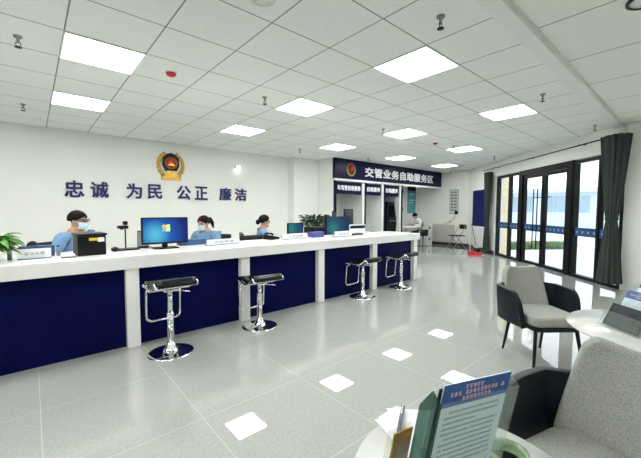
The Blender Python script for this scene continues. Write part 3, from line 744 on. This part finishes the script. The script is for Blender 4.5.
b = MB(); b.box((-.06, -.009, .01), (.06, .009, .20), Matrix.Rotation(-.08, 4, 'X'), .004); b.build('casing', m_black, t)
b = MB(); b.box((-.052, -.0115, .02), (.052, -.0095, .19), Matrix.Rotation(-.08, 4, 'X')); b.build('screen', m_grey, t)
monitor('computer_monitor', 'large computer monitor showing a blue desktop with coloured logo', (1.15, 3.98, SZ), math.radians(0), .50, .30, .055, m_screen, logo=True)
monitor('computer_monitor', 'small teal-screened monitor between the third officer and the bushy plant', (3.42, 4.55, .74), math.radians(-4), .32, .22, .16, m_screen2)
monitor('computer_monitor', 'larger teal-screened monitor near the far end of the counter', (4.40, 4.52, .74), math.radians(-4), .58, .34, .14, m_screen2)
t = thing('label_printer', 'black label printer behind the counter right of the small teal screen', 'printer', (3.86, 4.57, .74))
b = MB(); b.box((-.16, -.12, 0), (.16, .14, .30), None, .012); b.build('body', m_black, t)
b = MB(); b.box((-.1, -.126, .16), (.1, -.12, .18)); b.build('slot', m_grey, t)
t = thing('keyboard', 'black keyboard and cables heap on the counter near its far end', 'keyboard', (4.36, 4.05, SZ), math.radians(8))
b = MB(); b.box((-.16, -.06, 0), (.16, .06, .02), None, .004); b.build('body', m_black, t)
b = MB()
for r_ in range(4):
    for c_ in range(12): b.box((-.15+c_*.025, -.05+r_*.026, .02), (-.13+c_*.025, -.03+r_*.026, .026))
b.build('keys', m_black, t)
t = thing('desk_telephone', 'black desk telephone beside the officer at the third position', 'telephone', (2.72, 4.24, SZ), math.radians(10))
b = MB(); b.prism([(-.09, 0), (.09, 0), (.09, .03), (-.09, .07)], -.08, .08, Matrix.Rotation(PI/2, 4, 'X') ); b.build('body', m_black, t, bev=.005)
b = MB(); b.tube([(-.05, -.08, .075), (-.05, -.06, .09), (-.05, .06, .09), (-.05, .08, .075)], [.02, .014, .014, .02], 10); b.build('handset', m_black, t)
t = thing('document_scanner', 'low black scanner right of the largest white desk sign', 'scanner', (4.02, 4.2, SZ), 0) if False else None

# ---------------------------------------------------------------- office chairs and people
def office_chair(loc, rz, lab):
    t = thing('office_chair', lab, 'chair', loc, rz, 'black staff chairs behind the counter')
    b = MB(); b.box((-.22, -.24, .41), (.24, .24, .47), None, .03); b.build('seat', m_black, t)
    b = MB(); b.grid(lambda u, v: (-.25-.03*v-.03*math.cos(PI*(u-.5)), -.22+.44*u, .52+.42*v), 8, 6, .04); b.build('backrest', m_black, t)
    b = MB(); b.cyl((0, 0, .08), (0, 0, .41), .028); b.tube([(-.05, 0, .40), (-.24, 0, .42), (-.31, 0, .62)], .016, 8); b.build('column', m_black, t)
    for k in range(5):
        a = 2*PI*k/5
        b = MB(); b.tube([(0, 0, .10), (.27*math.cos(a), .27*math.sin(a), .065)], [.022, .014], 8); lg = b.build('leg', m_black, t)
        b = MB(); b.cyl((.27*math.cos(a)-.015*math.sin(a), .27*math.sin(a)+.015*math.cos(a), .03), (.27*math.cos(a)+.015*math.sin(a), .27*math.sin(a)-.015*math.cos(a), .03), .03); b.build('caster', m_black, lg)
    return t

def skin_mesh(name, nodes, edges, m, parent, extra=None, sub=2):
    """nodes: {key:(x,y,z,r)}; one continuous body grown from a skeleton"""
    keys = list(nodes); idx = {k: i for i, k in enumerate(keys)}
    me = bpy.data.meshes.new(name); me.from_pydata([nodes[k][:3] for k in keys], [(idx[a], idx[c]) for a, c in edges], [])
    o = bpy.data.objects.new('tmp', me); C.objects.link(o)
    sk_ = o.modifiers.new('skin', 'SKIN'); sk_.use_smooth_shade = True; sk_.branch_smoothing = .2
    lay = me.skin_vertices[0].data if me.skin_vertices else None
    for i, k in enumerate(keys):
        r = nodes[k][3]; lay[i].radius = r if isinstance(r, tuple) else (r, r); lay[i].use_root = (i == 0)
    ss = o.modifiers.new('sub', 'SUBSURF'); ss.levels = sub; ss.render_levels = sub
    dg = bpy.context.evaluated_depsgraph_get(); m2 = bpy.data.meshes.new_from_object(o.evaluated_get(dg)); m2.name = name
    bpy.data.objects.remove(o)
    if extra:
        bm = bmesh.new(); bm.from_mesh(m2); e = MB(); e.bm.free(); e.bm = bm; extra(e); bm.to_mesh(m2); bm.free()
    for p in m2.polygons: p.use_smooth = True
    m2.materials.clear(); m2.materials.append(m)
    ob = bpy.data.objects.new(name, m2); C.objects.link(ob); ob.parent = parent
    return ob

def person(lab, loc, rz, headyaw, headpitch, hair, shirt, handtgt=(.36, .12, .76), mask=True, glasses=False, lean=.04, masktone=None):
    """seated figure, local +x is forward, seat top at .46"""
    t = thing('person', lab, 'person', loc, rz)
    L = lean
    N = {'pel': (0, 0, .55, (.13, .10)), 'wai': (.01+L*.3, 0, .70, (.125, .09)), 'che': (.02+L*.8, 0, .87, (.165, .112)), 'nb': (.02+L, 0, .985, (.075, .06)),
         'nk': (.03+L*1.1, 0, 1.06, .05)}
    hx, hz = .04+L*1.2, 1.17
    E = [('pel', 'wai'), ('wai', 'che'), ('che', 'nb'), ('nb', 'nk')]
    # head as part of the same skin
    N['h1'] = (hx-.005, 0, 1.125, (.058, .062)); N['h2'] = (hx, 0, 1.175, (.078, .090)); N['h3'] = (hx-.01, 0, 1.235, (.070, .080)); E += [('nk', 'h1'), ('h1', 'h2'), ('h2', 'h3')]
    arms = []
    for sd in (-1, 1):
        n = 'l' if sd > 0 else 'r'
        sh = Vector((.02+L*.9, sd*.178, .955)); wr = Vector((handtgt[0]-.10, sd*handtgt[1], handtgt[2]+.03))
        mid = (sh+wr)/2; el = mid + Vector((-.06, sd*.10, -.14))
        N[n+'s'] = (*sh, .064); N[n+'e'] = (*el, .042); N[n+'w'] = (*wr, .028); pm = wr+Vector((.055, -sd*.008, -.008)); N[n+'p'] = (*pm, (.036, .018))
        E += [('nb', n+'s'), (n+'s', n+'e'), (n+'e', n+'w'), (n+'w', n+'p')]; arms += [n]
        for q, (oy, ln) in enumerate(((-.030, .060), (-.011, .072), (.010, .068), (.029, .054))):
            k0 = n+'f%d' % q; b0 = pm+Vector((.028, oy, 0)); b1 = b0+Vector((ln*.5, 0, .004)); b2 = b0+Vector((ln*.95, 0, -.012))
            N[k0+'a'] = (*b0, .0095); N[k0+'b'] = (*b1, .0085); N[k0+'c'] = (*b2, .0075); E += [(n+'p', k0+'a'), (k0+'a', k0+'b'), (k0+'b', k0+'c')]
        k0 = n+'th'; a0 = pm+Vector((-.01, -sd*.036, 0)); a1 = a0+Vector((.032, -sd*.022, -.006)); N[k0+'a'] = (*a0, .011); N[k0+'b'] = (*a1, .009); E += [(n+'p', k0+'a'), (k0+'a', k0+'b')]
        N[n+'h'] = (.02, sd*.09, .53, .085); N[n+'k'] = (.42, sd*.12, .50, .062); N[n+'a'] = (.40, sd*.12, .09, .038); N[n+'t'] = (.52, sd*.13, .035, (.04, .03))
        E += [('pel', n+'h'), (n+'h', n+'k'), (n+'k', n+'a'), (n+'a', n+'t')]
    HX = Matrix.Translation((hx-.01, 0, 1.092)) @ Matrix.Rotation(headyaw, 4, 'Z') @ Matrix.Rotation(headpitch, 4, 'Y') @ Matrix.Translation((-(hx-.01), 0, -1.12))
    for k in ('h1', 'h2', 'h3'):
        p = HX @ Vector(N[k][:3]); N[k] = (*p, N[k][3])
    def face(e):
        e.ball((hx+.082, 0, 1.165), .016, (1, .8, 1.5), 10, X=HX)                        # nose
        e.ball((hx+.052, 0, 1.09), .03, (1, 1, .8), 10, X=HX)                            # chin
        e.ball((hx+.074, 0, 1.127), .014, (.8, 1.6, .6), 10, X=HX)                       # lips
        for sd in (-1, 1): e.ball((hx-.005, sd*.078, 1.165), .022, (.7, .35, 1.3), 10, X=HX)
    body = skin_mesh('body', N, E, m_skin, t, face)
    for sd in (-1, 1):
        b = MB(); b.ball((hx+.070, sd*.030, 1.182), .011, (.7, 1.2, .7), 10, X=HX); b.build('eye', m_hair, t)
    # shirt and trousers follow the same skeleton
    g = .016
    def grow(k, ex=g):
        x = N[k]; r = x[3]; r = (r[0]+ex, r[1]+ex) if isinstance(r, tuple) else (r+ex, r+ex); return (*x[:3], r)
    SN = {k: grow(k) for k in ('pel', 'wai', 'che')}; SN['nb'] = (N['nb'][0], 0, .99, (.110, .088)); SN['col'] = (N['nk'][0]-.004, 0, 1.035, (.066, .066))
    SE = [('pel', 'wai'), ('wai', 'che'), ('che', 'nb'), ('nb', 'col')]
    for n in arms:
        for q in ('s', 'e', 'w'): SN[n+q] = grow(n+q, .014)
        a = Vector(N[n+'e'][:3]); c = Vector(N[n+'w'][:3]); SN[n+'w'] = (*(a+(c-a)*.93), (.038, .038))
        SE += [('nb', n+'s'), (n+'s', n+'e'), (n+'e', n+'w')]
    sh_o = skin_mesh('shirt', SN, SE, shirt, t)
    TN = {'pel': (0, 0, .56, (.148, .12))}; TE = []
    for n in arms:
        TN[n+'h'] = grow(n+'h', .014); TN[n+'k'] = grow(n+'k', .016); TN[n+'a'] = (*N[n+'a'][:2], .11, (.055, .055)); TE += [('pel', n+'h'), (n+'h', n+'k'), (n+'k', n+'a')]
    skin_mesh('trousers', TN, TE, m_trous, t)
    for sd in (-1, 1):
        b = MB(); b.box((.34, sd*.13-.045, 0), (.60, sd*.13+.045, .085), None, .03); b.build('shoe', m_black, t)
    # hair: a cap over the skull, open at the face
    b = MB()
    def hf(u, v):
        a = 2*PI*u; front = max(0, math.cos(a)); low = -.25+.75*front**1.2 - (.25*(1-front) if hair != 'short' else .1)
        el = PI/2 - (PI/2-low)*v
        r = 1.0
        return tuple(HX @ Vector((hx-.012+.102*math.cos(el)*math.cos(a), .088*math.cos(el)*math.sin(a), 1.19+.098*math.sin(el))))
    b.grid(hf, 24, 9, -.012)
    if hair == 'ponytail':
        b.tube([HX @ Vector(p) for p in ((hx-.09, 0, 1.20), (hx-.14, 0, 1.19), (hx-.165, 0, 1.12), (hx-.16, 0, 1.03))], [.02, .033, .032, .010], 10)
    if hair == 'bun':
        b.ball((hx-.115, 0, 1.15), .042, (1, 1, 1.1), 12, X=HX)
    b.build('hair', m_hair, t)
    if mask:
        b = MB(); b.grid(lambda u, v: tuple(HX @ Vector((hx+.012+.080*math.cos((u-.5)*2.4)+.012*math.sin(PI*v), .082*math.sin((u-.5)*2.4), 1.075+.085*v))), 12, 6, .004)
        b.tube([HX @ Vector((hx+.035, .080, 1.15)), HX @ Vector((hx-.005, .094, 1.175))], .0025, 5); b.tube([HX @ Vector((hx+.035, -.080, 1.15)), HX @ Vector((hx-.005, -.094, 1.175))], .0025, 5)
        b.build('face_mask', m_mask, t)
    if glasses:
        b = MB()
        for sd in (-1, 1):
            b.tube([HX @ Vector((hx+.094, sd*.034+.024*math.cos(q), 1.182+.018*math.sin(q))) for q in [2*PI*k/14 for k in range(14)]], .003, 5, closed=True)
            b.tube([HX @ Vector((hx+.092, sd*.056, 1.186)), HX @ Vector((hx+.0, sd*.092, 1.184))], .003, 5)
        b.build('glasses', m_black, t)
    return t, HX
R = math.radians
P1 = (.37, 5.10); P2 = (2.10, 5.12); P3 = (3.02, 5.10)
_p1 = person('officer in light blue shirt with dark hair and glasses behind the black printer', (*P1, 0), R(-55), R(20), R(8), 'short', m_shirt, glasses=True, handtgt=(.30, .12, .76))
_p1[0].scale = (1.06, 1.06, 1.06)
office_chair((*P1, 0), R(-55), 'black staff chair under the leftmost officer')
person('officer with ponytail and face mask looking down left beside the large monitor', (*P2, 0), R(-146), R(-14), R(18), 'ponytail', m_shirt, handtgt=(.30, .12, .76))
office_chair((*P2, 0), R(-146), 'black staff chair under the officer with a ponytail')
person('officer with tied-back hair facing right, seen from the side', (*P3, 0), R(-25), R(5), R(4), 'bun', m_shirt, mask=False, handtgt=(.30, .12, .76))
office_chair((*P3, 0), R(-25), 'black staff chair under the officer facing right')
office_chair((2.62, 5.0, 0), R(95), 'empty black staff chair between the two officers on the right')
person('person in white shirt with dark hair leaning over the desk in the far booth', (10.88, 6.72, 0), R(148), R(10), R(38), 'short', m_wshirt, mask=False, lean=.22, handtgt=(.50, .12, .80))
t = thing('round_stool', 'small black round stool under the person in the white shirt', 'stool', (10.88, 6.72, 0))
b = MB(); b.lathe([(.001, .40), (.17, .40), (.18, .43), (.17, .458), (.001, .46)], 24); b.build('seat', m_black, t)
b = MB(); b.cyl((0, 0, .02), (0, 0, .40), .025); b.build('column', m_steel, t)
b = MB(); b.lathe([(.001, 0), (.19, 0), (.18, .015), (.03, .03), (.001, .03)], 24); b.build('base', m_steel, t)

# ---------------------------------------------------------------- lounge chairs
def armchair():
    t = thing('lounge_armchair', '', 'armchair')
    def rr(x0, x1, y0, y1, rad, n=6):
        pts = []
        for cx, cy, a0 in ((x1-rad, y1-rad, 0), (x0+rad, y1-rad, 90), (x0+rad, y0+rad, 180), (x1-rad, y0+rad, 270)):
            for k in range(n+1): a = R(a0+90*k/n); pts.append((cx+rad*math.cos(a), cy+rad*math.sin(a)))
        return pts
    b = MB(); b.prism(rr(-.24, .25, -.225, .225, .09), .375, .47); b.build('seat', m_fabric, t, bev=.03)
    b = MB(); b.prism(rr(-.22, .25, -.22, .22, .08), .345, .376); b.build('seat_base', m_leather, t)
    # backrest: trapezoid with rounded corners, leaning back, slightly curved
    def bf(u, v):
        hw = (.225-.055*v**1.4); w_ = 1 if v < .8 else math.sqrt(max(0, 1-((v-.8)/.2)**2))*.25+.75
        y = (u*2-1)*hw*w_; c = .05*(1-(u*2-1)**2)
        return (-.20-.11*v-c+.02, y, .44+.38*v)
    b = MB(); b.grid(bf, 12, 12, .06); b.build('backrest', m_fabric, t, bev=.022)
    for sd in (-1, 1):
        def af(u, v, sd=sd):
            # u back->front, v bottom->top
            x = -.29+.44*u; top = .67-.02*u
            if u > .62: top = .657-.22*((u-.62)/.38)**2.6
            bot = .35
            y = sd*(.240+.025*math.sin(PI*min(1, u*1.1))+.02*v)
            if u < .18: y -= sd*(.18-u)*.45
            return (x+.02*v*(1 if u > .5 else -1)*0, y, bot+(top-bot)*v)
        b = MB(); b.grid(af, 22, 8, .04*sd); b.build('armrest', m_leather, t, bev=.014)
    for x, y, dx, dy in ((-.19, -.18, -.08, -.02), (-.19, .18, -.08, .02), (.20, -.19, .05, -.04), (.20, .19, .05, .04)):
        b = MB(); b.cyl((x, y, .36), (x+dx, y+dy, 0), .017, .011); b.build('leg', m_black, t)
    return t
ac = armchair(); ac.scale = (.93, .93, .97); ac.location = (3.41, .905, 0); ac.rotation_euler = (0, 0, R(231)); ac['label'] = 'grey and black armchair standing free on the tiles near the glass doors'; ac['group'] = 'grey lounge armchairs'
dup(ac, (1.37, .205, 0), R(165), 'large grey armchair nearest the viewer, between the two round tables').scale = (.95, .95, 1.0)

# ---------------------------------------------------------------- round tables
def round_table(loc, lab, q=1.0):
    t = thing('round_table', lab, 'table', loc)
    b = MB(); b.lathe([(.001, .682), (.40*q, .682), (.428*q, .692), (.43*q, .697), (.428*q, .70), (.001, .70)], 64); b.build('table_top', m_marble, t)
    b = MB(); b.lathe([(.001, .665), (.33*q, .665), (.36*q, .682), (.001, .682)], 40); b.build('under_frame', m_black, t)
    for k in range(4):
        a = R(45+90*k+20); b = MB(); b.cyl((.26*q*math.cos(a), .26*q*math.sin(a), .67), (.36*q*math.cos(a), .36*q*math.sin(a), 0), .022, .013); b.build('leg', m_black, t)
    return t
round_table((.755, .335, 0), 'small round pale marble table nearest the viewer at the bottom edge', .63)
round_table((2.50, .09, 0), 'round pale marble table behind the nearest armchair at the right edge')

def glyphs(b, x0, x1, z, h, y, seed, gap=.25):
    """rows of small brush marks that read as fine print"""
    rnd = random.Random(seed); x = x0
    while x < x1-h:
        for k in range(3):
            zz = z+h*(.15+.33*k); b.box((x+h*rnd.uniform(0, .15), y, zz), (x+h*rnd.uniform(.7, .95), y+.0004, zz+h*.12))
        xx = x+h*rnd.uniform(.3, .6); b.box((xx, y, z), (xx+h*.12, y+.0004, z+h))
        x += h*(1+gap)
        if rnd.random() < .04: x += h
def leaflet(name, lab, cat, Xm, wd, ht, head, seed, body=None, group=None):
    o = bpy.data.objects.new(name, None); C.objects.link(o); o.matrix_world = Xm; tag(o, lab, cat, group)
    b = MB(); b.box((0, 0, 0), (wd, .003, ht)); b.build('sheet', body or m_ppale, o)
    if head:
        b = MB(); b.box((-.0005, -.001, ht*(1-head)), (wd+.0005, 0, ht+.0005)); hd = b.build('header', m_pblue, o)
        b = MB(); zz = ht*(1-head)
        for k, (a, c) in enumerate(((.30, .62), (.10, .92), (.28, .76))):
            glyphs(b, wd*a, wd*c, zz+ht*head*(.68-.26*k), ht*head*.20, -.0016, seed+k, .1)
        b.build('title', m_pink, hd)
    b = MB(); rows = 17; rnd = random.Random(seed+50)
    for k in range(rows):
        z = ht*(1-head)*(1-(k+1.4)/rows)
        if z < .01: break
        x1 = wd*(.92 if rnd.random() < .8 else rnd.uniform(.45, .8)); glyphs(b, wd*(.14 if k % 5 == 0 else .08), x1, z, .0052, -.0006, seed+100+k)
    b.build('fine_print', m_ink, o)
    return o
def frame_of(P0, u, d):
    u = Vector(u).normalized(); d = Vector(d); d = (d-u*d.dot(u)).normalized(); up = -d; y = up.cross(u)
    m = Matrix.Identity(4)
    for i in range(3): m[i][0] = u[i]; m[i][1] = y[i]; m[i][2] = up[i]; m[i][3] = P0[i]
    return m
def holder(X, wd, ht, lab):
    """clear acrylic leaflet stand; X frame: x right, y back, z up"""
    o = bpy.data.objects.new('leaflet_holder', None); C.objects.link(o); o.matrix_world = X; tag(o, lab, 'leaflet holder')
    b = MB(); b.box((-.012, -.012, -.004), (wd+.022, -.009, ht*.88)); b.build('front_panel', m_acr, o)
    b = MB(); b.box((-.012, .012, -.004), (wd+.022, .015, ht*.93)); b.build('back_panel', m_acr, o)
    for x in (-.015, wd+.022):
        b = MB(); b.prism([(-.012, -.004), (.040, -.004), (.040, ht*.75), (.015, ht*.93), (-.012, ht*.88)], 0, .003, Matrix(((0, 0, 1, x), (1, 0, 0, 0), (0, 1, 0, 0), (0, 0, 0, 1)))); b.build('side_panel', m_acre if x < 0 else m_acr, o)
    b = MB(); b.box((-.012, -.012, -.007), (wd+.022, .055, -.004)); b.build('base', m_acr, o)
    return o
u1, d1 = (.963, -.262, -.068), (-.024, .166, -.986)
tl = Vector((.612, .322, .992)); L1 = .272
bl = tl + Vector(d1)*L1
X1 = frame_of(bl, u1, d1)
leaflet('notice_leaflet', 'pale blue leaflet with a blue header and fine print in the near holder', 'leaflet', X1, .205, L1, .19, 11)
holder(X1, .205, .272, 'clear acrylic leaflet holder on the nearest round table')
Xa = X1 @ Matrix.Translation((-.035, .022, 0)); 
leaflet('notice_leaflet', 'dark leaflet whose edge shows behind the pale blue one in the near holder', 'leaflet', X1 @ Matrix.Translation((-.006, .004, 0)), .20, .262, .0, 31, m_leather)
# amber brochure stand left of it
Xb = X1 @ Matrix.Translation((-.046, .062, 0.0)) @ Matrix.Rotation(R(6), 4, 'Z')
leaflet('notice_leaflet', 'amber brown brochure left of the acrylic holder on the near table', 'leaflet', Xb, .058, .12, .0, 61, m_amber)
ob = bpy.data.objects.new('brochure_box', None); C.objects.link(ob); ob.matrix_world = Xb; tag(ob, 'small clear box holding the amber brochure on the near table', 'leaflet holder')
b = MB(); b.box((-.006, -.008, -.004), (.064, -.005, .10)); b.build('front_panel', m_acr, ob)
b = MB(); b.box((-.006, .012, -.004), (.064, .015, .12)); b.build('back_panel', m_acr, ob)
b = MB(); b.box((-.006, -.008, -.008), (.064, .015, -.0045)); b.build('base', m_acr, ob)
# loose papers, pen, green dish
def sheet(pts, z, lab, m=m_paper, curl=0):
    t = thing('paper_sheet', lab, 'paper', (pts[0][0], pts[0][1], z), 0, 'papers on the near round table')
    o0 = Vector((pts[0][0], pts[0][1], 0)); a, b_, c, d = [Vector((p[0], p[1], 0))-o0 for p in pts]
    b = MB(); b.grid(lambda u, v: (a*(1-u)+b_*u)*(1-v)+(d*(1-u)+c*u)*v + Vector((0, 0, .0015+curl*math.sin(u*PI)*v)), 8, 6, .0012); b.build('sheet', m, t)
sheet([(.70, .43), (.77, .63), (.91, .56), (.86, .36)], .7005, 'white sheet of paper lying near the table edge by the pen', curl=.003)
sheet([(.75, .46), (.84, .64), (.96, .52), (.88, .36)], .7035, 'upper white sheet of paper overlapping another behind the leaflet holder', curl=.004)
t = thing('pen', 'slim dark pen lying on the white papers', 'pen', (.805, .56, .7165), math.atan2(.09, .16))
b = MB(); b.cyl((-.09, 0, 0), (.08, 0, 0), .006, seg=10); b.cyl((-.105, 0, 0), (-.09, 0, 0), .001, .006, seg=10); b.build('barrel', m_ink, t)
b = MB(); b.box((.03, -.0012, .0058), (.08, .0012, .0078)); b.build('clip', m_steel, t)
t = thing('ceramic_dish', 'round green glazed dish with a dark inside right of the leaflet holder', 'dish', (.878, .292, .70))
b = MB(); b.lathe([(.001, 0), (.034, 0), (.044, .012), (.049, .035), (.047, .045), (.041, .046), (.036, .035), (.034, .018)], 40); b.build('bowl', m_jade, t)
b = MB(); b.lathe([(.001, .016), (.036, .018), (.034, .0185), (.001, .019)], 32); b.build('inside', m_black, t)
# second holder
X2 = Matrix.Translation((2.41, .36, .704)) @ Matrix.Rotation(R(-130), 4, 'Z')      # x along the sheets, y towards the back tiers
LEAN = Matrix.Rotation(R(-27), 4, 'X')
labs = ['dark-backed leaflet in the front pocket of the second holder', 'blue leaflet in the middle pocket of the second holder', 'pale blue leaflet with blue title at the right edge in the second holder']
o = bpy.data.objects.new('leaflet_holder', None); C.objects.link(o); o.matrix_world = X2; tag(o, 'tiered acrylic leaflet holder on the second round table', 'leaflet holder')
for k in range(4):
    b = MB(); b.box((0.0, 0, .002), (.23, .003, .09+.05*k), Matrix.Translation((0, .05*k, 0)) @ LEAN); b.build('pocket_panel', m_acr, o)
for x in (-.003, .23):
    b = MB(); b.prism([(0, 0), (.17, 0), (.29, .25), (.25, .25), (.055, .13)], 0, .003, Matrix(((0, 0, 1, x), (1, 0, 0, 0), (0, 1, 0, 0), (0, 0, 0, 1)))); b.build('side_panel', m_acr, o)
b = MB(); b.box((-.003, 0, -.003), (.233, .17, 0)); b.build('base', m_acr, o)
for k in range(3):
    Xk = X2 @ Matrix.Translation((.012, .012+.05*k, .006)) @ LEAN
    leaflet('notice_leaflet', labs[k], 'leaflet', Xk,   .205, .13+.08*k, .22 if k else .0, 71+k*9, m_ppale if k else m_leather)
